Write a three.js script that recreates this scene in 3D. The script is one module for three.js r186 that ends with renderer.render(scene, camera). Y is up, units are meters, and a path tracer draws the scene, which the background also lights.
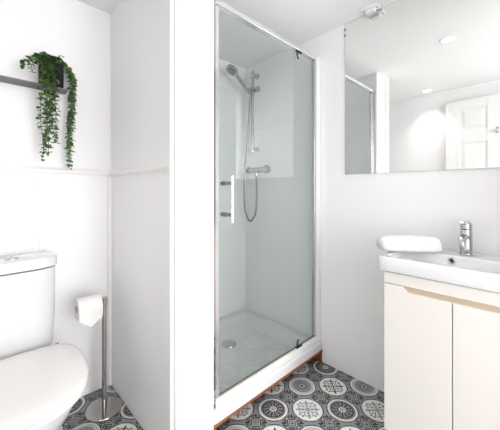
import * as THREE from 'three';
import { RoundedBoxGeometry } from 'three/addons/geometries/RoundedBoxGeometry.js';
import { mergeGeometries, mergeVertices, toCreasedNormals } from 'three/addons/utils/BufferGeometryUtils.js';
import { RectAreaLightUniformsLib } from 'three/addons/lights/RectAreaLightUniformsLib.js';
RectAreaLightUniformsLib.init();

// ------------------------------------------------------------------ camera, light, exposure
const scene = new THREE.Scene();
const renderer = new THREE.WebGLRenderer({ antialias: true });
renderer.toneMapping = THREE.LinearToneMapping;
renderer.toneMappingExposure = 1.06;
renderer.shadowMap.enabled = true;
const CAMERA_HEIGHT = 1.148, FOCAL = 286, YAW = 44;
const camera = new THREE.PerspectiveCamera(2 * Math.atan(215 / FOCAL) * 180 / Math.PI, 500 / 430, 0.02, 30);
camera.position.set(0, CAMERA_HEIGHT, 0);
camera.rotation.y = -YAW * Math.PI / 180;
camera.setViewOffset(500, 430, 0, 24, 500, 430);      // level camera with a shifted lens
scene.background = new THREE.Color(0.75, 0.82, 0.92);

// daylight through the wide frosted window at the other end of the bathroom, behind the camera
const WX0 = -0.18, WX1 = 1.5, WY0 = 0.15, WY1 = 2.1, ZF = 2.2;
const windowLight = new THREE.RectAreaLight(new THREE.Color(1.0, 0.99, 0.985), 4.6, WX1 - WX0, WY1 - WY0);
windowLight.position.set((WX0 + WX1) / 2, (WY0 + WY1) / 2, ZF - 0.015);
windowLight.lookAt(windowLight.position.x, windowLight.position.y, 0);
windowLight.castShadow = true;
scene.add(windowLight);
const DOWNLIGHT = 1.5;

// ------------------------------------------------------------------ helpers
let seed = 12345;
const rnd = () => { seed = (seed * 1664525 + 1013904223) >>> 0; return seed / 4294967296; };
const rr = (a, b) => a + (b - a) * rnd();
const used = {};
function numbered(name) {
  const n = used[name] = (used[name] ?? -1) + 1;
  return n ? name + '_' + String(n).padStart(3, '0') : name;
}
function shadow(o) { o.castShadow = true; o.receiveShadow = true; return o; }
function part(name, geometry, material, parent) {
  const m = shadow(new THREE.Mesh(geometry, material)); m.name = name; parent.add(m); return m;
}
function thing(name, label, category, [x, y, z] = [0, 0, 0], turn = 0, group) {
  const o = new THREE.Group(); o.name = numbered(name); o.position.set(x, y, z); o.rotation.y = turn;
  o.userData = { label, category }; if (group) o.userData.group = group;
  scene.add(o); return o;
}
function struct(name, geometry, material, label, category) {
  const m = part(name, geometry, material, scene);
  m.userData = { kind: 'structure', label, category }; return m;
}
function box(x0, x1, y0, y1, z0, z1) {
  const g = new THREE.BoxGeometry(x1 - x0, y1 - y0, z1 - z0);
  g.translate((x0 + x1) / 2, (y0 + y1) / 2, (z0 + z1) / 2); return g;
}
function rbox(x0, x1, y0, y1, z0, z1, r = 0.003, s = 3) {
  const g = new RoundedBoxGeometry(x1 - x0, y1 - y0, z1 - z0, s, r);
  g.translate((x0 + x1) / 2, (y0 + y1) / 2, (z0 + z1) / 2); return g;
}
const flat = g => { const n = g.index ? g.toNonIndexed() : g.clone(); for (const k of Object.keys(n.attributes)) if (!['position', 'normal', 'uv'].includes(k)) n.deleteAttribute(k); return n; };
const merge = list => mergeGeometries(list.map(flat), false);
function rod(a, b, r, r2 = r, seg = 24) {          // straight round bar between two points
  const A = new THREE.Vector3(...a), B = new THREE.Vector3(...b), d = B.clone().sub(A);
  const g = new THREE.CylinderGeometry(r2, r, d.length(), seg);
  g.applyQuaternion(new THREE.Quaternion().setFromUnitVectors(new THREE.Vector3(0, 1, 0), d.clone().normalize()));
  g.translate((A.x + B.x) / 2, (A.y + B.y) / 2, (A.z + B.z) / 2); return g;
}
function lathe(profile, seg = 48) { return new THREE.LatheGeometry(profile.map(([r, y]) => new THREE.Vector2(r, y)), seg); }
function tube(points, r, seg = 60, rad = 10) {
  return new THREE.TubeGeometry(new THREE.CatmullRomCurve3(points.map(p => new THREE.Vector3(...p))), seg, r, rad, false);
}
function loft(rings, capA = true, capB = true, crease = 0.6) {      // rings of equal length, each [x,y,z]
  const n = rings[0].length, pos = [], uv = [], idx = [];
  rings.forEach((r, j) => r.forEach((p, i) => { pos.push(...p); uv.push(i / n, j / (rings.length - 1)); }));
  for (let j = 0; j + 1 < rings.length; j++) for (let i = 0; i < n; i++) {
    const a = j * n + i, b = j * n + (i + 1) % n, c = a + n, d = b + n;
    idx.push(a, c, b, b, c, d);
  }
  const cap = (r, rev) => {
    const c = [0, 0, 0]; r.forEach(p => { for (let k = 0; k < 3; k++) c[k] += p[k] / n; });
    const o = pos.length / 3; pos.push(...c); uv.push(0.5, 0.5);
    r.forEach(p => { pos.push(...p); uv.push(0.5, 0.5); });
    for (let i = 0; i < n; i++) { const a = o + 1 + i, b = o + 1 + (i + 1) % n; rev ? idx.push(o, b, a) : idx.push(o, a, b); }
  };
  if (capA) cap(rings[0], false); if (capB) cap(rings[rings.length - 1], true);
  const g = new THREE.BufferGeometry();
  g.setAttribute('position', new THREE.Float32BufferAttribute(pos, 3));
  g.setAttribute('uv', new THREE.Float32BufferAttribute(uv, 2));
  g.setIndex(idx); g.computeVertexNormals();
  return toCreasedNormals(g, crease);
}
// rounded D outline: superellipse with separate front (+z) and back (-z) half lengths
function outline(cx, cz, a, bf, bb, y, nf = 2.3, nb = 4, count = 64) {
  const out = [];
  for (let i = 0; i < count; i++) {
    const t = i / count * Math.PI * 2, c = Math.cos(t), s = Math.sin(t), n = s >= 0 ? nf : nb, b = s >= 0 ? bf : bb;
    const e = 2 / n;
    out.push([cx + a * Math.sign(c) * Math.abs(c) ** e, y, cz + b * Math.sign(s) * Math.abs(s) ** e]);
  }
  return out;
}
function roundRect(x0, x1, z0, z1, r, y, k = 8) {                    // ring, counter-clockwise seen from +y like outline()
  const out = [], cs = [[x1 - r, z1 - r, 0], [x0 + r, z1 - r, 1], [x0 + r, z0 + r, 2], [x1 - r, z0 + r, 3]];
  for (const [cx, cz, q] of cs) for (let i = 0; i <= k; i++) {
    const t = (q + i / k) * Math.PI / 2; out.push([cx + r * Math.cos(t), y, cz + r * Math.sin(t)]);
  }
  return out;
}

// ------------------------------------------------------------------ textures and materials
function noiseTexture(size, lo, hi, cells, stretch = 1) {
  const data = new Uint8Array(size * size * 4), grids = cells.map(c => Array.from({ length: c * c }, rnd));
  for (let y = 0; y < size; y++) for (let x = 0; x < size; x++) {
    let v = 0, w = 0;
    cells.forEach((c, k) => {
      const fx = x / size * c, fy = (y / size * c / stretch) % c, ix = Math.floor(fx), iy = Math.floor(fy);
      const sx = fx - ix, sy = fy - iy, g = (i, j) => grids[k][((j % c) + c) % c * c + ((i % c) + c) % c];
      const a = g(ix, iy) * (1 - sx) + g(ix + 1, iy) * sx, b = g(ix, iy + 1) * (1 - sx) + g(ix + 1, iy + 1) * sx;
      v += (a * (1 - sy) + b * sy) / (k + 1); w += 1 / (k + 1);
    });
    const q = Math.round((lo + (hi - lo) * v / w) * 255), o = (y * size + x) * 4;
    data[o] = data[o + 1] = data[o + 2] = q; data[o + 3] = 255;
  }
  const t = new THREE.DataTexture(data, size, size); t.wrapS = t.wrapT = THREE.RepeatWrapping;
  t.magFilter = THREE.LinearFilter; t.needsUpdate = true; return t;
}
const std = o => new THREE.MeshStandardMaterial(o), phys = o => new THREE.MeshPhysicalMaterial(o);
const lin = (r, g, b) => new THREE.Color().setRGB(r, g, b);
const plasterBump = noiseTexture(256, 0, 1, [16, 64, 128]);
const M = {
  paint: std({ color: lin(0.935, 0.93, 0.935), roughness: 0.75, bumpMap: plasterBump, bumpScale: 0.0003 }),
  ceiling: std({ color: lin(0.94, 0.935, 0.935), roughness: 0.85, bumpMap: plasterBump, bumpScale: 0.0003 }),
  satin: std({ color: lin(0.93, 0.925, 0.93), roughness: 0.55 }),
  panel: phys({ color: lin(0.92, 0.915, 0.92), roughness: 0.45 }),
  gloss: std({ color: lin(0.92, 0.915, 0.905), roughness: 0.35 }),
  ceramic: phys({ color: lin(0.77, 0.77, 0.78), roughness: 0.12, clearcoat: 0.6, clearcoatRoughness: 0.05 }),
  seat: phys({ color: lin(0.83, 0.815, 0.80), roughness: 0.2 }),
  acrylic: phys({ color: lin(0.78, 0.78, 0.795), roughness: 0.22 }),
  cream: phys({ color: lin(0.82, 0.785, 0.745), roughness: 0.3 }),
  creamEdge: std({ color: lin(0.62, 0.50, 0.37), roughness: 0.5 }),
  chrome: std({ color: lin(0.55, 0.555, 0.56), metalness: 1, roughness: 0.07 }),
  hose: std({ color: lin(0.27, 0.27, 0.27), metalness: 1, roughness: 0.3 }),
  steel: std({ color: lin(0.47, 0.45, 0.43), metalness: 1, roughness: 0.13 }),
  brushed: std({ color: lin(0.40, 0.40, 0.40), metalness: 1, roughness: 0.2 }),
  alu: std({ color: lin(0.86, 0.87, 0.87), metalness: 0.9, roughness: 0.22 }),
  whiteAlu: std({ color: lin(0.87, 0.87, 0.88), roughness: 0.3 }),
  glass: phys({ color: lin(0.90, 0.925, 0.915), transmission: 1, thickness: 0, roughness: 0.0, ior: 1.5 }),
  mirror: std({ color: lin(0.93, 0.935, 0.925), metalness: 1, roughness: 0.0 }),
  dark: std({ color: lin(0.02, 0.02, 0.02), roughness: 0.5 }),
  seal: std({ color: lin(0.16, 0.145, 0.10), roughness: 0.6 }),
  rubber: std({ color: lin(0.05, 0.05, 0.05), roughness: 0.7 }),
  grout: std({ color: lin(0.22, 0.22, 0.225), roughness: 0.9 }),
  shelf: std({ color: lin(0.20, 0.20, 0.215), roughness: 0.6 }),
  pot: std({ color: lin(0.006, 0.006, 0.006), roughness: 0.9 }),
  soil: std({ color: lin(0.05, 0.03, 0.02), roughness: 1 }),
  stem: std({ color: lin(0.10, 0.14, 0.05), roughness: 0.7 }),
  paper: std({ color: lin(0.82, 0.815, 0.80), roughness: 0.95 }),
  card: std({ color: lin(0.45, 0.36, 0.27), roughness: 0.95 }),
  towel: phys({ color: lin(0.80, 0.795, 0.805), roughness: 1, sheen: 0.4, sheenRoughness: 0.6, bumpMap: noiseTexture(256, 0, 1, [64, 128]), bumpScale: 0.0015 }),
};
function woodTexture() {
  const c = document.createElement('canvas'); c.width = 512; c.height = 64; const x = c.getContext('2d');
  x.fillStyle = '#a4642f'; x.fillRect(0, 0, 512, 64);
  for (let i = 0; i < 260; i++) { x.fillStyle = `rgba(${70 + rnd() * 60},${35 + rnd() * 35},${12 + rnd() * 15},${0.1 + rnd() * 0.25})`; x.fillRect(rnd() * 512, rnd() * 64, 40 + rnd() * 180, 1 + rnd() * 2); }
  const t = new THREE.CanvasTexture(c); t.colorSpace = THREE.SRGBColorSpace; t.wrapS = t.wrapT = THREE.RepeatWrapping; return t;
}
M.wood = std({ map: woodTexture(), roughness: 0.6 });

// ------------------------------------------------------------------ key dimensions (metres)
const XL = -0.22, XR = 1.684, ZB = -1.80, CEIL = 2.2, T = 0.1;
const PX0 = 0.587, PX1 = 0.78, ZP = -1.045;             // partition between toilet alcove and shower

// ------------------------------------------------------------------ the setting
const floor = struct('floor', box(XL - T, XR + T, -0.12, -0.008, ZB - T, ZF), M.grout, 'patterned grey, black and white tiled floor laid diagonally', 'floor');
// printed tiles: four designs
function tileTexture(design) {
  const S = 512, c = document.createElement('canvas'); c.width = c.height = S; const g = c.getContext('2d');
  g.translate(S / 2, S / 2); g.scale(S, S);
  const ink = '#29292c', mid = '#777a7f', pale = '#dbd9d5', soft = '#a2a4a6', white = '#e4e2de', bone = '#8b8e93';
  g.fillStyle = ink; g.fillRect(-0.5, -0.5, 1, 1);
  for (let q = 0; q < 4; q++) {                                      // half a waisted plaque along every edge
    g.save(); g.rotate(q * Math.PI / 2);
    const plaque = (k, col) => {
      g.fillStyle = col; g.beginPath();
      g.moveTo(-0.37 - k, -0.51); g.lineTo(-0.37 - k, -0.42 + k); g.lineTo(-0.315 - k * 0.5, -0.355 + k);
      g.quadraticCurveTo(-0.2, -0.44 + k, 0, -0.44 + k); g.quadraticCurveTo(0.2, -0.44 + k, 0.315 + k * 0.5, -0.355 + k);
      g.lineTo(0.37 + k, -0.42 + k); g.lineTo(0.37 + k, -0.51); g.fill();
    };
    plaque(0.018, pale); plaque(0.006, ink); plaque(-0.014, bone);
    g.strokeStyle = ink; g.lineWidth = 0.032;                          // scrolls in the plaque ends
    for (const s of [-1, 1]) {
      g.beginPath(); g.arc(s * 0.285, -0.44, 0.034, 0, Math.PI * 1.6); g.stroke();
      g.beginPath(); g.moveTo(s * 0.33, -0.5); g.quadraticCurveTo(s * 0.25, -0.47, s * 0.2, -0.5); g.stroke();
    }
    g.restore();
  }
  for (const [sx, sy] of [[-1, -1], [1, -1], [1, 1], [-1, 1]]) {      // quarter of the small square at every corner
    g.save(); g.translate(sx * 0.5, sy * 0.5);
    const sq = (h, col) => { g.fillStyle = col; g.fillRect(-h, -h, 2 * h, 2 * h); };
    sq(0.13, ink); sq(0.108, pale); sq(0.094, ink); sq(0.07, '#97999c');
    g.fillStyle = ink; g.beginPath();
    for (let i = 0; i < 8; i++) { const r = i % 2 ? 0.022 : 0.062, t = i * Math.PI / 4; g.lineTo(r * Math.cos(t), r * Math.sin(t)); }
    g.fill();
    g.restore();
  }
  const disc = (r, col) => { g.fillStyle = col; g.beginPath(); g.arc(0, 0, r, 0, Math.PI * 2); g.fill(); };
  disc(0.438, ink); disc(0.42, pale);
  if (design === 'wheel') {
    disc(0.355, ink); disc(0.335, soft); disc(0.318, ink);
    for (let i = 0; i < 12; i++) {
      g.save(); g.rotate(i * Math.PI / 6); g.fillStyle = soft;
      g.beginPath(); g.moveTo(0, -0.1); g.lineTo(-0.045, -0.27); g.lineTo(0.045, -0.27); g.fill();
      g.fillStyle = ink; g.beginPath(); g.ellipse(0, -0.225, 0.02, 0.03, 0, 0, Math.PI * 2); g.fill(); g.restore();
    }
    disc(0.125, ink); disc(0.105, pale); disc(0.075, mid); disc(0.05, pale); disc(0.028, ink);
  } else if (design === 'rings') {
    disc(0.362, ink); disc(0.35, pale); disc(0.325, mid); disc(0.31, pale); disc(0.295, '#8a8b8d');
    for (let i = 0; i < 28; i++) { g.save(); g.rotate(i * Math.PI / 14); g.fillStyle = '#67696c'; g.fillRect(-0.012, -0.285, 0.024, 0.05); g.fillRect(-0.008, -0.21, 0.016, 0.035); g.restore(); }
    disc(0.165, '#5a5c5f'); disc(0.14, '#8a8b8d'); disc(0.11, ink); disc(0.085, pale); disc(0.055, ink);
  } else {
    const dark = design === 'flower', c1 = dark ? '#333337' : '#7a8894', c2 = dark ? '#333337' : '#5c6066';
    disc(0.392, dark ? pale : white); disc(0.385, white);
    for (let i = 0; i < 8; i++) {
      g.save(); g.rotate(i * Math.PI / 4); const long = i % 2 === 0;
      g.fillStyle = g.strokeStyle = long ? c1 : c2; g.lineCap = 'round';
      if (long) {                                                     // lily on a stem
        g.lineWidth = 0.03; g.beginPath(); g.moveTo(0, -0.02); g.lineTo(0, -0.2); g.stroke();
        g.beginPath(); g.moveTo(0, -0.36); g.quadraticCurveTo(0.06, -0.27, 0, -0.19); g.quadraticCurveTo(-0.06, -0.27, 0, -0.36); g.fill();
        g.lineWidth = 0.026;
        for (const s of [-1, 1]) { g.beginPath(); g.moveTo(0, -0.18); g.bezierCurveTo(s * 0.03, -0.25, s * 0.11, -0.29, s * 0.1, -0.21); g.stroke(); g.beginPath(); g.moveTo(0, -0.1); g.quadraticCurveTo(s * 0.04, -0.12, s * 0.05, -0.17); g.stroke(); }
      } else {                                                        // scrolled heart between
        g.lineWidth = 0.022;
        for (const s of [-1, 1]) { g.beginPath(); g.moveTo(0, -0.12); g.bezierCurveTo(s * 0.02, -0.2, s * 0.1, -0.3, s * 0.06, -0.32); g.bezierCurveTo(s * 0.02, -0.34, s * 0.01, -0.28, s * 0.045, -0.275); g.stroke(); }
        g.lineWidth = 0.018; g.beginPath(); g.moveTo(0, -0.04); g.lineTo(0, -0.12); g.stroke();
      }
      g.restore();
    }
    disc(0.05, c2); disc(0.022, white);
  }
  g.setTransform(1, 0, 0, 1, 0, 0);                                   // wear speckle of the print
  for (let i = 0; i < 5000; i++) { const v = rnd() < 0.5 ? 20 : 235; g.fillStyle = `rgba(${v},${v},${v},${rnd() * 0.16})`; g.fillRect(rnd() * S, rnd() * S, 1 + rnd() * 3, 1 + rnd() * 3); }
  const t = new THREE.CanvasTexture(c); t.colorSpace = THREE.SRGBColorSpace; t.anisotropy = 8; return t;
}
const tileMat = {};
for (const d of ['wheel', 'rings', 'flower', 'blueflower']) tileMat[d] = phys({ map: tileTexture(d), roughness: 0.42, bumpMap: plasterBump, bumpScale: 0.0002 });
{
  const P = 0.1815, GAP = 0.0012, cosq = Math.SQRT1_2, cx0 = 1.519, cz0 = -0.871;    // one flower tile's centre
  const full = new Map();
  const clip = (poly, axis, lim, sign) => {
    const out = [];
    for (let i = 0; i < poly.length; i++) {
      const a = poly[i], b = poly[(i + 1) % poly.length], da = (a[axis] - lim) * sign, db = (b[axis] - lim) * sign;
      if (da <= 0) out.push(a);
      if ((da < 0 && db > 0) || (da > 0 && db < 0)) { const t = da / (da - db); out.push([a[0] + (b[0] - a[0]) * t, a[1] + (b[1] - a[1]) * t]); }
    }
    return out;
  };
  const slab = (poly) => {                                            // poly in tile-centred room axes
    const h = 0.0075, pos = [], nor = [], uv = [], put = (p, y, n) => {
      pos.push(p[0], y, p[1]); nor.push(...n);
      uv.push(0.5 + (p[0] * cosq + p[1] * cosq) / P, 0.5 - (-p[0] * cosq + p[1] * cosq) / P);
    };
    for (let i = 1; i + 1 < poly.length; i++) { put(poly[0], h, [0, 1, 0]); put(poly[i + 1], h, [0, 1, 0]); put(poly[i], h, [0, 1, 0]); }
    for (let i = 0; i < poly.length; i++) {
      const a = poly[i], b = poly[(i + 1) % poly.length], n = new THREE.Vector3(b[1] - a[1], 0, a[0] - b[0]).normalize().toArray();
      put(a, h, n); put(b, h, n); put(b, 0, n); put(a, h, n); put(b, 0, n); put(a, 0, n);
    }
    const g = new THREE.BufferGeometry();
    g.setAttribute('position', new THREE.Float32BufferAttribute(pos, 3)); g.setAttribute('normal', new THREE.Float32BufferAttribute(nor, 3)); g.setAttribute('uv', new THREE.Float32BufferAttribute(uv, 2));
    return g;
  };
  const s = (P - GAP) / 2 * Math.SQRT2, diamond = [[s, 0], [0, s], [-s, 0], [0, -s]], whole = slab(diamond);
  for (let i = -22; i <= 22; i++) for (let j = -22; j <= 22; j++) {
    const x = cx0 + (i - j) * P * cosq, z = cz0 + (i + j) * P * cosq;
    let poly = diamond.map(([a, b]) => [a + x, b + z]);
    for (const [ax, lim, sg] of [[0, XR, 1], [0, XL, -1], [1, ZF, 1], [1, ZB, -1]]) if (poly.length) poly = clip(poly, ax, lim, sg);
    if (poly.length < 3) continue;
    const xs = poly.map(p => p[0]), zs = poly.map(p => p[1]);
    if (Math.min(...xs) > PX0 - 0.001 && Math.max(...zs) < ZP - 0.26) continue;       // nothing under the shower tray's back
    if ((Math.max(...xs) - Math.min(...xs)) < 0.006 || (Math.max(...zs) - Math.min(...zs)) < 0.006) continue;
    const u = i - j, v = i + j;
    const even = u % 2 === 0;                                         // flower rows and dark rows take turns
    let d;
    if (even) d = ((Math.round(u / 2) + Math.round(v / 2)) % 2 === 0) ? 'flower' : 'blueflower';
    else d = ((Math.round((u + 1) / 2) + Math.round((v + 1) / 2)) % 2 === 0) ? 'rings' : 'wheel';
    const isWhole = poly.length === 4 && Math.abs(poly[0][0] - x - s) < 1e-6 && Math.abs(poly[2][0] - x + s) < 1e-6 && Math.abs(poly[1][1] - z - s) < 1e-6 && Math.abs(poly[3][1] - z + s) < 1e-6;
    const m = part('tile', isWhole ? whole : slab(poly.map(p => [p[0] - x, p[1] - z])), tileMat[d], floor);
    m.position.set(x, -0.0075, z);
  }
}
struct('ceiling', box(XL - T, XR + T, CEIL, CEIL + 0.12, ZB - T, ZF), M.ceiling, 'plain white painted ceiling of the bathroom', 'ceiling');
struct('wall_back', box(XL - T, XR + T, 0, CEIL, ZB - T, ZB), M.panel, 'white back wall behind the toilet and shower', 'wall');
const wallRight = struct('wall_right', box(XR, XR + T, 0, CEIL, ZB, ZF), M.satin, 'white wall carrying the mirror and vanity', 'wall');
struct('wall_left', box(XL - T, XL, 0, CEIL, ZB, ZF), M.paint, 'white wall that the panelled door stands against', 'wall');
struct('wall_shower', box(PX0, PX1, 0, CEIL, ZB, ZP), M.satin, 'white partition wall between toilet alcove and shower', 'wall');
struct('wall_front', merge([box(XL - T, WX0, 0, CEIL, ZF, ZF + T), box(WX1, XR + T, 0, CEIL, ZF, ZF + T), box(WX0, WX1, 0, WY0, ZF, ZF + T), box(WX0, WX1, WY1, CEIL, ZF, ZF + T)]), M.paint, 'white window wall behind the camera', 'wall');
{
  const w = new THREE.Group(); w.name = 'window_1'; w.userData = { kind: 'structure', label: 'wide frosted window behind the camera', category: 'window' }; scene.add(w);
  const xm = (WX0 + WX1) / 2;
  for (const [a, b] of [[WX0 + 0.02, xm], [xm, WX1 - 0.02]]) part('pane', box(a, b, WY0 + 0.02, WY1 - 0.02, ZF + 0.03, ZF + 0.038), std({ color: lin(0.8, 0.8, 0.8), roughness: 0.8, emissive: lin(1, 1, 1), emissiveIntensity: 2 }), w);
  for (const [a, b, c, d] of [[WX0, WX1, WY0, WY0 + 0.04], [WX0, WX1, WY1 - 0.04, WY1], [WX0, WX0 + 0.04, WY0 + 0.04, WY1 - 0.04], [WX1 - 0.04, WX1, WY0 + 0.04, WY1 - 0.04], [xm - 0.02, xm + 0.02, WY0 + 0.04, WY1 - 0.04]]) part('window_frame', rbox(a, b, c, d, ZF + 0.01, ZF + 0.06, 0.004), M.gloss, w);
}

struct('wall_nib', box(1.38, XR, 0, CEIL, 0.1, 0.2), M.paint, 'short white return wall at the end of the vanity', 'wall');

// dado trims, panel strips and the moulded edge of the partition
function moulding(outlinePts, length) {                               // outline in (out, up), swept along +x
  const sh = new THREE.Shape(outlinePts.map(p => new THREE.Vector2(...p)));
  const g = new THREE.ExtrudeGeometry(sh, { depth: length, bevelEnabled: false });   // x=out, y=up, z=length
  g.rotateY(-Math.PI / 2);                                            // out -> +z, length -> -x
  g.translate(length, 0, 0); return toCreasedNormals(g, 0.5);
}
const dado = [[0, 0], [0.006, 0], [0.008, 0.006], [0.014, 0.010], [0.016, 0.018], [0.013, 0.026], [0.008, 0.030], [0.006, 0.036], [0, 0.038]];
{
  const g = moulding(dado, PX0 - XL); g.translate(XL, 1.236, ZB);
  struct('trim_1', g, M.gloss, 'white dado moulding along the wall above the toilet', 'trim');
  const h = moulding(dado, ZP - ZB - 0.02); h.rotateY(-Math.PI / 2); h.translate(PX0, 1.236, ZB + 0.018);
  struct('trim_2', h, M.gloss, 'white dado moulding along the partition beside the toilet', 'trim');
}
{
  const pts = [];                                                      // architrave section: x across, z out
  for (const [x, z] of [[0, 0], [0, 0.018], [0.004, 0.022], [0.011, 0.022], [0.013, 0.019], [0.014, 0.006], [0.019, 0.006], [0.020, 0.021], [0.023, 0.025], [0.031, 0.025], [0.034, 0.021], [0.035, 0.006], [0.040, 0.006], [0.041, 0.016], [0.044, 0.019], [0.051, 0.018], [0.053, 0.014], [0.054, 0.003], [0.059, 0.003], [0.060, 0.008], [0.066, 0.008], [0.068, 0]]) pts.push(new THREE.Vector2(x, -z));
  const g = new THREE.ExtrudeGeometry(new THREE.Shape(pts), { depth: CEIL, bevelEnabled: false });
  g.rotateX(-Math.PI / 2);                                             // y(-z out) -> +z... shape y -> -z
  g.translate(0.556, 0, ZP);
  const gg = toCreasedNormals(g, 0.5); struct('trim_3', gg, M.gloss, 'white grooved upright moulding on the end of the partition', 'trim');
}
struct('trim_4', rbox(0.240, 0.252, 0.001, 1.234, ZB, ZB + 0.006, 0.002), M.gloss, 'thin upright joint strip on the wall behind the cistern', 'trim');
struct('trim_5', rbox(PX0 - 0.018, PX0, 0.001, 1.234, ZB, ZB + 0.018, 0.003), M.gloss, 'white corner strip where the partition meets the toilet wall', 'trim');
struct('trim_6', rbox(XR - 0.004, XR, 0.41, 0.425, -0.80, -0.03, 0.0015), M.panel, 'thin level joint strip on the wall beside the vanity', 'trim');

// ------------------------------------------------------------------ open panelled door against the left wall
{
  const d = thing('door_1', 'white six-panel door standing open against the wall, seen in the mirror', 'door');
  d.userData.kind = 'structure';
  const x0 = -0.2, x1 = -0.171, z0 = -0.724, z1 = 0.036, f = 0.007, H = 2.055;
  part('door_core', box(x0, x1, 0.012, H, z0, z1), M.gloss, d);
  const zs = [[z0, z0 + 0.118], [-0.389, -0.299], [z1 - 0.118, z1]];
  for (const [a, b] of zs) part('stile', rbox(x1, x1 + f, 0.012, H, a, b, 0.002), M.gloss, d);
  const cols = [[z0 + 0.118, -0.389], [-0.299, z1 - 0.118]];
  const rails = [[0.012, 0.21], [0.80, 0.95], [1.63, 1.75], [1.965, H]];
  for (const [a, b] of cols) {
    for (const [c, e] of rails) part('rail', rbox(x1, x1 + f, c, e, a, b, 0.002), M.gloss, d);
    for (const [c, e] of [[0.21, 0.80], [0.95, 1.63], [1.75, 1.965]]) {
      const q = 0.022, w = b - a - 2 * q, h = e - c - 2 * q;
      const g = loft([[[0, -h / 2, -w / 2], [0, -h / 2, w / 2], [0, h / 2, w / 2], [0, h / 2, -w / 2]], [[0.006, -h / 2 + 0.02, -w / 2 + 0.02], [0.006, -h / 2 + 0.02, w / 2 - 0.02], [0.006, h / 2 - 0.02, w / 2 - 0.02], [0.006, h / 2 - 0.02, -w / 2 + 0.02]]], false, true, 0.1);
      g.translate(x1, (c + e) / 2, (a + b) / 2); part('panel', g, M.gloss, d);
    }
  }
  const hook = part('robe_hook', merge([rbox(x1 + f, x1 + f + 0.004, 1.69, 1.75, -0.323, -0.305, 0.0015), tube([[x1 + f, 1.705, -0.314], [x1 + f + 0.03, 1.70, -0.314], [x1 + f + 0.04, 1.725, -0.314]], 0.005, 20, 10)]), M.chrome, d);
  hook.userData.label = 'small chrome robe hook';
}

// ------------------------------------------------------------------ ceiling downlights
function downlight(x, z, label) {
  const o = thing('ceiling_downlight', label, 'downlight', [x, CEIL, z], 0, 'recessed ceiling downlights');
  part('bezel', lathe([[0.036, 0], [0.036, -0.004], [0.039, -0.006], [0.043, -0.005], [0.046, 0]]), M.whiteAlu, o);
  const b = lathe([[0.0, -0.0035], [0.036, -0.0035]]); 
  part('lens', b, std({ color: lin(0.9, 0.9, 0.9), emissive: lin(1, 0.97, 0.93), emissiveIntensity: 6, side: THREE.DoubleSide }), o);
  const s = new THREE.SpotLight(new THREE.Color(1.0, 0.965, 0.92), DOWNLIGHT, 0, 0.85, 1, 2);
  s.position.set(x, CEIL - 0.012, z); s.target.position.set(x, 0, z); s.castShadow = true; s.shadow.radius = 2;
  scene.add(s, s.target);
}
downlight(0.992, -0.475, 'round ceiling downlight nearer the vanity, higher one in the mirror');
downlight(-0.06, -0.87, 'round ceiling downlight over the toilet side, lower one in the mirror');

// ------------------------------------------------------------------ shower tray
{
  const t = thing('shower_tray', 'white raised shower tray under the glass door with wooden edge strip', 'shower tray');
  const x0 = PX1 + 0.001, x1 = XR - 0.001, z0 = ZB + 0.001, z1 = ZP, y0 = 0.085, y1 = 0.14;
  const ring = (i, y, r) => roundRect(x0 + i, x1 - i, z0 + i, z1 - i, r, y);
  part('tray_body', loft([ring(0, y0, 0.012), ring(0, y1 - 0.008, 0.012), ring(0.003, y1 - 0.002, 0.012), ring(0.008, y1, 0.012), ring(0.06, y1, 0.03), ring(0.075, y1 - 0.012, 0.03), ring(0.1, y1 - 0.028, 0.03), ring(0.3, y1 - 0.034, 0.03)], true, true, 0.5), M.acrylic, t);
  part('waste_cover', (() => { const g = lathe([[0, 0.012], [0.04, 0.011], [0.05, 0.006], [0.052, 0]]); g.translate(1.25, y1 - 0.034, -1.5); return g; })(), M.chrome, t);
  const wd = part('edge_strip', rbox(x0, x1, y0 - 0.013, y0, z1 - 0.016, z1 + 0.003, 0.002), M.wood, t); wd.userData.label = 'brown wooden strip under the tray front';
  part('end_block', box(x1 - 0.014, x1, 0.001, y0 - 0.013, z1 - 0.16, z1 - 0.001), M.wood, t);
  part('end_block', box(x0, x0 + 0.014, 0.001, y0 - 0.013, z1 - 0.16, z1 - 0.001), M.wood, t);
  part('riser_board', box(x0 + 0.014, x1 - 0.014, 0.001, y0, z1 - 0.24, z1 - 0.22), M.wood, t);
  for (const [a, b] of [[0.9, -1.7], [1.5, -1.7], [0.9, -1.4], [1.5, -1.4]]) part('leg', rod([a, 0.0, b], [a, y0, b], 0.02), M.dark, t);
}
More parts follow.
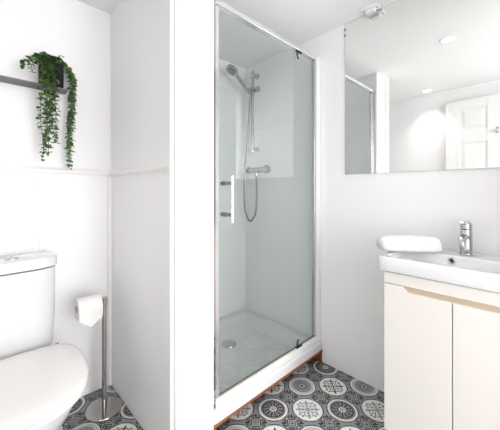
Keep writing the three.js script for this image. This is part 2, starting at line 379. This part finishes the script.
// ------------------------------------------------------------------ shower door
{
  const d = thing('shower_door', 'framed glass pivot shower door with a vertical bar handle', 'shower door');
  const zc = -1.08, y0 = 0.141, y1 = 2.045, xa = PX1 + 0.003, xb = XR - 0.002;
  part('wall_profile', rbox(xa, xa + 0.022, y0, y1, zc - 0.02, zc + 0.02, 0.003), M.chrome, d);
  part('wall_profile', rbox(xb - 0.04, xb, y0, y1, zc - 0.02, zc + 0.022, 0.004), M.whiteAlu, d);
  part('top_rail', rbox(xa + 0.022, xb - 0.04, y1 - 0.026, y1, zc - 0.016, zc + 0.018, 0.005), M.alu, d);
  part('bottom_rail', rbox(xa + 0.022, xb - 0.04, y0, y0 + 0.034, zc - 0.016, zc + 0.022, 0.005), M.whiteAlu, d);
  part('door_stile', rbox(xa + 0.024, xa + 0.046, y0 + 0.036, y1 - 0.028, zc - 0.008, zc + 0.012, 0.003), M.alu, d);
  part('door_stile', rbox(xb - 0.058, xb - 0.041, y0 + 0.036, y1 - 0.028, zc - 0.008, zc + 0.012, 0.003), M.chrome, d);
  part('glass_pane', box(xa + 0.046, xb - 0.054, y0 + 0.04, y1 - 0.03, zc - 0.003, zc + 0.003), M.glass, d);
  const seal = part('seal', box(xa + 0.046, xb - 0.054, y0 + 0.035, y0 + 0.041, zc - 0.004, zc + 0.005), M.seal, d); seal.userData.label = 'dark bottom seal';
  // handle outside the glass
  const hx = 0.872, hz = zc + 0.058, h = part('handle', rod([hx, 1.0, hz], [hx, 1.218, hz], 0.0075), M.alu, d);
  for (const y of [1.035, 1.185]) {
    part('standoff', merge([rod([hx, y, zc + 0.003], [hx, y, hz], 0.006), rod([hx, y, zc + 0.003], [hx, y, zc + 0.012], 0.012), rod([hx, y, zc + 0.03], [hx, y, zc + 0.042], 0.009)]), M.brushed, h);
    part('inner_cap', rod([hx, y, zc - 0.02], [hx, y, zc - 0.003], 0.011), M.brushed, h);
  }
  for (const [y, s] of [[y1 - 0.026, -1], [y0 + 0.034, 1]]) {         // dark pivot brackets
    const px = 1.452;
    part('pivot', merge([rbox(px - 0.02, px + 0.035, Math.min(y, y + s * 0.008), Math.max(y, y + s * 0.008), zc + 0.002, zc + 0.016, 0.002),
      tube([[px - 0.012, y + s * 0.006, zc + 0.01], [px - 0.016, y + s * 0.024, zc + 0.012], [px - 0.012, y + s * 0.04, zc + 0.012], [px, y + s * 0.05, zc + 0.011]], 0.005, 24, 8)]), M.dark, d).userData.label = 'dark hooked pivot';
  }
}
// ------------------------------------------------------------------ shower fittings on the right wall
const RX = XR - 0.06, RZ = -1.652;
{
  const r = thing('shower_riser_rail', 'chrome riser rail fixed upright on the shower wall', 'shower rail');
  part('rail', rod([RX, 1.465, RZ], [RX, 2.12, RZ], 0.0125), M.brushed, r);
  for (const y of [1.49, 2.09]) part('bracket', merge([rod([RX - 0.016, y, RZ], [XR - 0.001, y, RZ], 0.016), rod([XR - 0.012, y, RZ], [XR - 0.001, y, RZ], 0.022), rod([RX, y - 0.028, RZ], [RX, y + 0.028, RZ], 0.016)]), M.chrome, r);
  const s = part('slider', merge([rod([RX, 1.93, RZ], [RX, 1.985, RZ], 0.019), rod([RX, 1.957, RZ], [RX - 0.045, 1.957, RZ + 0.004], 0.017)]), M.brushed, r);
  part('clamp_knob', merge([rod([RX + 0.01, 1.963, RZ], [RX + 0.01, 1.963, RZ + 0.05], 0.012), rod([RX + 0.01, 1.963, RZ + 0.028], [RX + 0.01, 1.963, RZ + 0.058], 0.021)]), M.brushed, s);
  const m = thing('shower_mixer', 'chrome bar shower valve with round end knobs below the rail', 'shower valve');
  const my = 1.315, mx = XR - 0.06;
  part('valve_body', rod([mx, my, -1.685], [mx, my, -1.52], 0.021), M.brushed, m);
  part('knob', merge([rod([mx, my, -1.725], [mx, my, -1.688], 0.024), rbox(mx - 0.006, mx + 0.006, my + 0.018, my + 0.034, -1.722, -1.692, 0.003)]), M.brushed, m);
  part('knob', merge([rod([mx, my, -1.517], [mx, my, -1.475], 0.024), rbox(mx - 0.006, mx + 0.006, my + 0.018, my + 0.034, -1.512, -1.482, 0.003)]), M.brushed, m);
  for (const z of [-1.66, -1.545]) part('wall_connector', merge([rod([mx, my, z], [XR - 0.001, my, z], 0.014), rod([XR - 0.014, my, z], [XR - 0.001, my, z], 0.028)]), M.chrome, m);
  part('outlet', rod([mx, my - 0.045, -1.605], [mx, my - 0.015, -1.605], 0.011), M.chrome, m);
  const h = thing('shower_handset', 'chrome shower handset with its hose looping down from the valve', 'shower head');
  const base = [RX - 0.045, 1.935, RZ + 0.004], top = [1.425, 2.055, RZ];
  part('handle', merge([rod(base, top, 0.012, 0.014), rod([base[0] + 0.022, base[1] - 0.012, base[2]], base, 0.009, 0.012)]), M.brushed, h);
  const head = lathe([[0, 0.03], [0.014, 0.03], [0.032, 0.018], [0.048, 0.006], [0.049, -0.004], [0.045, -0.010], [0, -0.011]]);
  head.rotateZ(-0.55); head.translate(1.405, 2.062, RZ); const hd = part('head', head, M.brushed, h);
  const fc = lathe([[0, 0], [0.034, 0]]); fc.rotateX(Math.PI); fc.translate(0, -0.0118, 0); fc.rotateZ(-0.55); fc.translate(1.405, 2.062, RZ); part('spray_plate', fc, std({ color: lin(0.2, 0.2, 0.2), roughness: 0.4 }), hd);
  part('hose', tube([[base[0] + 0.02, base[1] - 0.012, base[2]], [RX - 0.018, 1.88, RZ - 0.012], [RX - 0.02, 1.6, RZ - 0.032], [RX - 0.03, 1.34, RZ - 0.058], [RX - 0.035, 1.15, RZ - 0.062], [RX - 0.03, 0.97, RZ - 0.045], [RX - 0.02, 0.905, RZ - 0.01], [RX - 0.005, 0.95, RZ + 0.03], [mx, 1.1, -1.603], [mx, 1.2, -1.604], [mx, my - 0.04, -1.605]], 0.0085, 160, 10), M.hose, h);
}

// ------------------------------------------------------------------ toilet
{
  const t = thing('toilet', 'white close-coupled toilet with its lid closed', 'toilet');
  const cx = 0.10, bz = ZB + 0.006;
  const cistern = (y, a, f, inset = 0) => outline(cx, bz + 0.10, a - inset, f - inset, 0.10 - inset, y, 3.2, 14, 80);
  part('cistern', loft([cistern(0.40, 0.172, 0.075), cistern(0.43, 0.178, 0.086), cistern(0.55, 0.185, 0.094), cistern(0.788, 0.188, 0.10)]), M.ceramic, t);
  const lid = part('cistern_lid', loft([cistern(0.7925, 0.19, 0.102, 0.004), cistern(0.796, 0.194, 0.106), cistern(0.832, 0.194, 0.106), cistern(0.840, 0.194, 0.106, 0.004), cistern(0.844, 0.194, 0.106, 0.012)]), M.ceramic, t);
  const fb = merge([(() => { const g = lathe([[0.026, 0], [0.026, 0.004], [0.023, 0.006], [0.0215, 0.0045]]); return g; })(), rbox(-0.021, -0.001, 0, 0.0065, -0.016, 0.016, 0.002), rbox(0.001, 0.021, 0, 0.0065, -0.016, 0.016, 0.002)]);
  fb.translate(0.123, 0.8438, -1.665); part('flush_button', fb, M.chrome, lid).userData.label = 'round chrome dual flush button';
  const sx = 0.122, cz = -1.40;
  const pan = (y, a, f, b) => outline(sx, cz, a, f, b, y, 2.3, 5, 72);
  part('pan', loft([pan(0.001, 0.115, 0.14, 0.26), pan(0.02, 0.118, 0.145, 0.262), pan(0.12, 0.112, 0.135, 0.262), pan(0.22, 0.125, 0.165, 0.262), pan(0.31, 0.165, 0.235, 0.262), pan(0.36, 0.185, 0.268, 0.262), pan(0.395, 0.19, 0.278, 0.262), pan(0.405, 0.185, 0.272, 0.258)]), M.ceramic, t);
  part('tank_platform', rbox(cx - 0.15, cx + 0.15, 0.33, 0.4, bz, bz + 0.2, 0.02), M.ceramic, t);
  const seat = (y, i) => outline(sx, cz, 0.22 - i, 0.30 - i, 0.185 - i, y, 2.4, 3.4, 80);
  part('seat', loft([seat(0.406, 0.006), seat(0.408, 0.001), seat(0.420, 0), seat(0.423, 0.004)]), M.seat, t);
  part('seat_lid', loft([seat(0.4245, 0.005), seat(0.427, 0), seat(0.438, 0.0), seat(0.445, 0.006), seat(0.449, 0.02), seat(0.4515, 0.06), seat(0.452, 0.12)], true, true, 0.9), M.seat, t);
  for (const x of [sx - 0.08, sx + 0.08]) part('hinge', rod([x - 0.02, 0.425, cz - 0.19], [x + 0.02, 0.425, cz - 0.19], 0.011), M.chrome, t);
  part('hinge_cap', rod([sx + 0.15, 0.432, cz - 0.186], [sx + 0.165, 0.432, cz - 0.186], 0.008), M.brushed, t);
}
// ------------------------------------------------------------------ toilet roll stand and roll
{
  const bx = 0.492, bzz = -1.61, top = 0.585;
  const s = thing('toilet_roll_stand', 'freestanding polished steel toilet roll stand on a round base', 'roll holder', [bx, 0, bzz]);
  part('base_plate', lathe([[0, 0.001], [0.084, 0.001], [0.087, 0.004], [0.087, 0.008], [0.083, 0.012], [0.02, 0.014], [0, 0.014]], 64), M.steel, s);
  part('pole', rod([0, 0.013, 0], [0, top, 0], 0.012), M.steel, s);
  part('arm', merge([rod([0.008, top - 0.012, 0], [-0.122, top - 0.012, 0.003], 0.0065), rod([0, top - 0.03, 0], [0, top + 0.006, 0], 0.0145)]), M.steel, s);
  const r = thing('toilet_roll', 'white toilet roll with the loose end folded to a point', 'toilet roll', [bx - 0.075, top - 0.022, bzz + 0.002]);
  const W = 0.053, R = 0.052, core = 0.0175;
  const g = lathe([[core, -W], [R - 0.002, -W], [R, -W + 0.002], [R, W - 0.002], [R - 0.002, W], [core, W], [core, -W]], 56); g.rotateZ(Math.PI / 2);
  part('paper', toCreasedNormals(g, 0.7), M.paper, r);
  const c = lathe([[core - 0.0012, -W], [core - 0.0002, -W], [core - 0.0002, W], [core - 0.0012, W], [core - 0.0012, -W]], 32); c.rotateZ(Math.PI / 2);
  part('cardboard_core', c, M.card, r);
  // loose sheet hanging down the front, folded to a point
  const rows = [], N = 14;
  for (let j = 0; j <= N; j++) {
    const u = j / N; let y, z, w = W - 0.0005;
    if (u < 0.5) { const a = Math.PI * 0.45 * (1 - u / 0.5); y = (R + 0.0012) * Math.sin(a); z = (R + 0.0012) * Math.cos(a); }
    else { const v = (u - 0.5) / 0.5; y = -0.085 * v; z = R + 0.0012 - 0.004 * v; if (v > 0.55) w = W * Math.max(0.08, 1 - (v - 0.55) / 0.45); }
    rows.push([y, z, w]);
  }
  const ringOf = ([y, z, w]) => [[-w, y, z], [w, y, z], [w, y, z - 0.0009], [-w, y, z - 0.0009]];
  part('loose_sheet', loft(rows.map(ringOf), true, true, 0.8), M.paper, r);
}

// ------------------------------------------------------------------ shelf with trailing plant
{
  const sh = thing('wall_shelf', 'narrow grey shelf on the wall above the toilet', 'shelf');
  part('board', rbox(XL + 0.002, 0.352, 1.665, 1.672, ZB + 0.001, ZB + 0.09, 0.0015), M.shelf, sh);
  const px = 0.283, pz = ZB + 0.05, py = 1.6722, w = 0.047, h = 0.115;
  const p = thing('trailing_plant', 'trailing green plant in a square black pot on the grey shelf', 'plant', [px, py, pz]);
  const sq = (a, y) => roundRect(-a, a, -a, a, 0.006, y, 4);
  part('pot', loft([sq(w - 0.006, 0), sq(w, 0.004), sq(w, h), sq(w - 0.005, h), sq(w - 0.006, h - 0.02)], true, false, 0.5), M.pot, p);
  part('soil', loft([sq(w - 0.006, h - 0.024), sq(w - 0.006, h - 0.02)]), M.soil, p);
  const leafGeo = (len, wid) => {                                       // cupped oval leaf along +x, base at the origin
    const pos = [], idx = [], n = 5;
    for (let i = 0; i <= n; i++) { const u = i / n, ww = wid * Math.sin(Math.PI * Math.min(0.97, 0.06 + u * 0.94)) ** 0.8; const y = -0.25 * len * u * u; pos.push(u * len, y + ww * 0.25, -ww, u * len, y, 0, u * len, y + ww * 0.25, ww); }
    for (let i = 0; i < n; i++) { const a = i * 3; for (const k of [0, 1]) idx.push(a + k, a + k + 1, a + k + 3, a + k + 1, a + k + 4, a + k + 3); }
    const g = new THREE.BufferGeometry(); g.setAttribute('position', new THREE.Float32BufferAttribute(pos, 3)); g.setIndex(idx); g.computeVertexNormals(); return g;
  };
  const mats = [[0.035, 0.12, 0.03], [0.055, 0.17, 0.045], [0.10, 0.22, 0.035], [0.02, 0.075, 0.025]].map(c => phys({ color: lin(...c), roughness: 0.5, side: THREE.DoubleSide }));
  const oldMats = [[0.09, 0.13, 0.04], [0.16, 0.20, 0.07], [0.06, 0.09, 0.03]].map(c => phys({ color: lin(...c), roughness: 0.55, side: THREE.DoubleSide }));
  const base = leafGeo(1, 0.42);
  function vine(points, r, spacing, size, palette, spread = 1) {
    const curve = new THREE.CatmullRomCurve3(points.map(q => new THREE.Vector3(...q)));
    const stem = part('vine', new THREE.TubeGeometry(curve, 40, r, 6, false), M.stem, p);
    const L = curve.getLength(), n = Math.round(L / spacing), lists = palette.map(() => []);
    for (let i = 1; i <= n; i++) {
      const u = i / n, c = curve.getPointAt(u), a0 = rr(0, 6.28);
      for (let k = 0; k < 2; k++) {
        const a = a0 + k * Math.PI + rr(-0.5, 0.5), s = size * rr(0.7, 1.15) * (1 - 0.25 * u);
        const m = new THREE.Matrix4().compose(c, new THREE.Quaternion().setFromEuler(new THREE.Euler(rr(-0.6, 0.6), a, rr(-0.7, 0.5) * spread, 'YXZ')), new THREE.Vector3(s, s, s));
        if (Math.sin(-a) * s + c.z + pz < ZB + 0.003 && Math.abs(c.z + pz - ZB) < 0.02) continue;
        lists[Math.floor(rnd() * palette.length)].push(base.clone().applyMatrix4(m));
      }
    }
    lists.forEach((l, k) => { if (l.length) { const f = part('foliage', mergeGeometries(l), palette[k], stem); f.userData.kind = 'stuff'; } });
  }
  const T0 = h;
  for (let i = 0; i < 24; i++) {                                         // crown over the pot
    const a = i / 12 * 6.28 + rr(-0.2, 0.2), q = rr(0.02, 0.062);
    vine([[rr(-0.02, 0.02), T0 - 0.02, rr(-0.015, 0.015)], [q * 0.5 * Math.cos(a), T0 + rr(0.015, 0.045), q * 0.5 * Math.sin(a)], [q * Math.cos(a), T0 + rr(0.005, 0.048), q * 0.85 * Math.sin(a)]], 0.0011, 0.012, 0.034, mats);
  }
  const mixed = [...mats.slice(0, 3), ...oldMats];
  // curtains of strands down the front of the pot and shelf, and over the right end
  for (let i = 0; i < 7; i++) {
    const x = -0.045 + i * 0.009 + rr(-0.003, 0.003), z = w + rr(0.008, 0.02), end = [1.335, 1.30, 1.36, 1.32, 1.42, 1.40, 1.385][i] - py;
    vine([[x * 0.5, T0 - 0.02, 0.02], [x, T0 + 0.018, w * 0.7], [x, T0 - 0.03, z], [x + rr(-0.004, 0.004), -0.02, z + 0.012], [x + rr(-0.008, 0.008), end * 0.5, z + 0.01 + rr(0, 0.008)], [x + rr(-0.012, 0.012), end, z + 0.012]], 0.0011, 0.0175, 0.027, i < 4 ? mixed : [...mats, ...oldMats]);
  }
  for (let i = 0; i < 5; i++) {
    const z = -0.02 + i * 0.016, x = w + rr(0.024, 0.04), end = [1.33, 1.27, 1.285, 1.31, 1.40][i] - py;
    vine([[0.02, T0 - 0.02, z * 0.5], [w * 0.8, T0 + 0.02, z], [x, T0 - 0.035, z + 0.01], [x + 0.006, 0.0, z + 0.012], [x + rr(-0.006, 0.006), end * 0.5, z + 0.015], [x - 0.008 + rr(-0.008, 0.008), end, z + 0.015]], 0.0011, 0.0175, 0.027, mixed);
  }
  vine([[-0.02, T0 - 0.02, 0.01], [-0.05, T0 + 0.02, 0.03], [-0.085, T0 - 0.005, 0.045], [-0.115, T0 - 0.03, 0.05], [-0.12, T0 - 0.05, 0.05]], 0.0012, 0.012, 0.027, mats);
  vine([[-0.02, T0 - 0.02, 0.01], [-0.045, T0 + 0.015, 0.03], [-0.07, T0 - 0.01, 0.045], [-0.085, T0 - 0.045, 0.05], [-0.08, T0 - 0.075, 0.05]], 0.0012, 0.013, 0.025, mats);
}

// ------------------------------------------------------------------ vanity unit, basin, tap, towel
const VX = 1.302, VZ0 = -0.497, VZ1 = 0.003, VC = -0.247;
{
  const v = thing('vanity_cabinet', 'cream two-door vanity cabinet under the white basin', 'cabinet');
  part('body', box(VX + 0.02, XR - 0.002, 0.1, 0.7945, VZ0 + 0.001, VZ1 - 0.001), M.cream, v);
  part('plinth', box(VX + 0.06, XR - 0.002, 0.001, 0.1, VZ0 + 0.002, VZ1 - 0.002), M.cream, v);
  part('top_rail', rbox(VX, VX + 0.019, 0.7475, 0.7945, VZ0, VZ1, 0.0015), M.cream, v);
  part('grip_channel', box(VX + 0.012, VX + 0.0205, 0.70, 0.7475, VZ0 + 0.05, VZ1 - 0.05), M.creamEdge, v);
  for (const s of [-1, 1]) {                                             // doors with half of the shared finger cut-out each
    const w = 0.2485, top = 0.7445, bot = 0.1, n0 = 0.178, cut = 0.0215, sh = new THREE.Shape();
    // u runs from the meeting edge outwards
    sh.moveTo(0, bot); sh.lineTo(w, bot); sh.lineTo(w, top); sh.lineTo(n0, top); sh.lineTo(n0 - 0.022, top - cut); sh.lineTo(0, top - cut); sh.closePath();
    const g = new THREE.ExtrudeGeometry(sh, { depth: 0.014, bevelEnabled: true, bevelThickness: 0.0015, bevelSize: 0.0012, bevelOffset: -0.0012, bevelSegments: 2 });
    g.translate(0.0015, 0, -0.0155);                                    // meeting gap
    g.rotateY(-Math.PI / 2);                                            // u -> +z, depth -> -x
    if (s < 0) { g.scale(1, 1, -1); const ix = g.attributes.position; for (let i = 0; i < ix.count; i += 3) for (const at of Object.values(g.attributes)) for (let k = 0; k < at.itemSize; k++) { const q = at.array[(i + 1) * at.itemSize + k]; at.array[(i + 1) * at.itemSize + k] = at.array[(i + 2) * at.itemSize + k]; at.array[(i + 2) * at.itemSize + k] = q; } g.computeVertexNormals(); }
    g.translate(VX + 0.0015, 0, VC); part('door', g, M.cream, v);
  }
}
{
  const b = thing('basin', 'white rectangular ceramic basin on the cream vanity', 'basin');
  const x0 = VX - 0.012, x1 = XR - 0.001, z0 = -0.528, z1 = 0.022, y0 = 0.7955, y1 = 0.86;
  const o = (i, y, r) => roundRect(x0 + i, x1 - Math.min(i, 0.002), z0 + i, z1 - i, r, y, 8);
  const n = (a, y, r, sh = 0) => roundRect(x0 + 0.028 + a + sh, 1.535 - a * 0.6, z0 + 0.036 + a, z1 - 0.036 - a, r, y, 8);
  part('bowl', loft([o(0.012, y0, 0.02), o(0.002, y0 + 0.004, 0.026), o(0, y0 + 0.012, 0.028), o(0, y1 - 0.01, 0.028), o(0.003, y1 - 0.003, 0.027), o(0.009, y1, 0.024),
    n(-0.006, y1, 0.04), n(-0.001, y1 - 0.003, 0.04), n(0.002, y1 - 0.012, 0.04), n(0.012, y1 - 0.045, 0.045), n(0.03, y1 - 0.056, 0.05), n(0.08, y1 - 0.0605, 0.03)], true, true, 0.7), M.ceramic, b);
  const oz = -0.292, ox = 1.5285, oy = 0.838;
  const ov = part('overflow', (() => { const g = new THREE.TorusGeometry(0.0115, 0.0035, 12, 32); g.rotateY(Math.PI / 2); g.translate(ox, oy, oz); return g; })(), M.chrome, b); ov.userData.label = 'chrome overflow ring';
  part('overflow_hole', rod([ox - 0.001, oy, oz], [ox + 0.003, oy, oz], 0.010), M.dark, ov);
  part('waste', (() => { const g = lathe([[0, 0.004], [0.024, 0.003], [0.03, 0]]); g.translate(1.43, y1 - 0.0602, VC); return g; })(), M.chrome, b);
}
{
  const t = thing('basin_tap', 'short chrome lever mixer tap at the back of the basin', 'tap', [1.603, 0.8605, -0.252]);
  part('body', lathe([[0, 0], [0.025, 0], [0.0265, 0.004], [0.024, 0.008], [0.0235, 0.07], [0.023, 0.112], [0.02, 0.116], [0, 0.116]]), M.chrome, t);
  const sp = part('spout', loft([-0.005, -0.04, -0.075, -0.098, -0.104].map((x, i) => {
    const y = [0.078, 0.084, 0.083, 0.078, 0.075][i], a = [0.016, 0.0155, 0.015, 0.0145, 0.011][i], bb = [0.016, 0.013, 0.012, 0.012, 0.009][i];
    return Array.from({ length: 24 }, (_, k) => { const q = -k / 24 * 6.2832; return [x, y + bb * Math.sin(q), a * Math.cos(q)]; });
  }), true, true, 0.8), M.chrome, t);
  part('aerator', rod([-0.088, 0.054, 0], [-0.088, 0.076, 0], 0.0125), M.chrome, sp);
  const lv = merge([rod([0, 0.118, 0], [0, 0.143, 0], 0.0235, 0.0225), rbox(-0.07, 0.014, 0.141, 0.153, -0.0145, 0.0145, 0.004)]);
  part('lever', lv, M.chrome, t);
}
{
  // folded towel: soft stacked layers with a rounded fold, lying across the basin's left rim
  const t = thing('towel', 'white folded hand towel lying on the left end of the basin', 'towel', [1.482, 0.8605, -0.456], 0.66);
  const L = 0.138, n = 44, rings = [];
  for (let j = 0; j <= 24; j++) {
    const u = j / 24 * 2 - 1, e = Math.pow(1 - Math.pow(Math.abs(u), 7), 0.42), e2 = 0.3 + 0.7 * e, ring = [];
    for (let i = 0; i < n; i++) {
      const a = i / n * Math.PI * 2, c = Math.cos(a), s = Math.sin(a), p = 2 / 3.2;
      let x = 0.056 * Math.sign(c) * Math.abs(c) ** p, y = 0.036 * Math.sign(s) * Math.abs(s) ** p;
      y += 0.0015 * Math.sin(u * 3.1 + 1) * (s > 0 ? 1 : 0) + 0.0006 * Math.sin(9 * u + 60 * x);
      const crease = Math.exp(-(((y + 0.012) / 0.003) ** 2)) * 0.006; x -= Math.sign(x) * crease;      // fold line between layers
      ring.push([x * e2, 0.0385 + y * (0.25 + 0.75 * e), u * L + 0.004 * Math.sin(a * 2)]);
    }
    rings.push(ring);
  }
  part('cloth', loft(rings.map(r => r.slice().reverse()), true, true, 1.2), M.towel, t);
}
// ------------------------------------------------------------------ mirror and its fixings
{
  const m = thing('mirror', 'large frameless mirror on the wall above the basin', 'mirror');
  part('mirror_pane', box(XR - 0.006, XR - 0.0005, 1.253, 2.194, -0.877, 0.095), M.mirror, m);
  const e = 0.0012, gm = std({ color: lin(0.55, 0.6, 0.56), roughness: 0.3 });
  part('edge', box(XR - 0.006, XR - 0.0005, 1.253, 2.194, -0.877 - e, -0.877), gm, m);
  part('edge', box(XR - 0.006, XR - 0.0005, 1.253 - e, 1.253, -0.877 - e, 0.095), gm, m);
  for (const y of [2.16, 2.125]) part('clip', rbox(XR - 0.009, XR - 0.0005, y - 0.006, y + 0.006, -0.884, -0.872, 0.001), M.brushed, m);
  const c = thing('ceiling_bracket', 'small white fitting on the ceiling at the mirror top', 'bracket', [XR - 0.045, CEIL, -0.70]);
  part('plate', rbox(-0.028, 0.028, -0.012, -0.0005, -0.045, 0.045, 0.003), M.whiteAlu, c);
  part('block', rbox(-0.018, 0.018, -0.03, -0.012, -0.026, 0.026, 0.004), M.whiteAlu, c);
  for (const z of [-0.036, 0.036]) part('screw', (() => { const g = lathe([[0, -0.0145], [0.003, -0.0142], [0.0045, -0.012]], 16); g.translate(0, 0, z); return g; })(), M.brushed, c);
}

renderer.render(scene, camera);
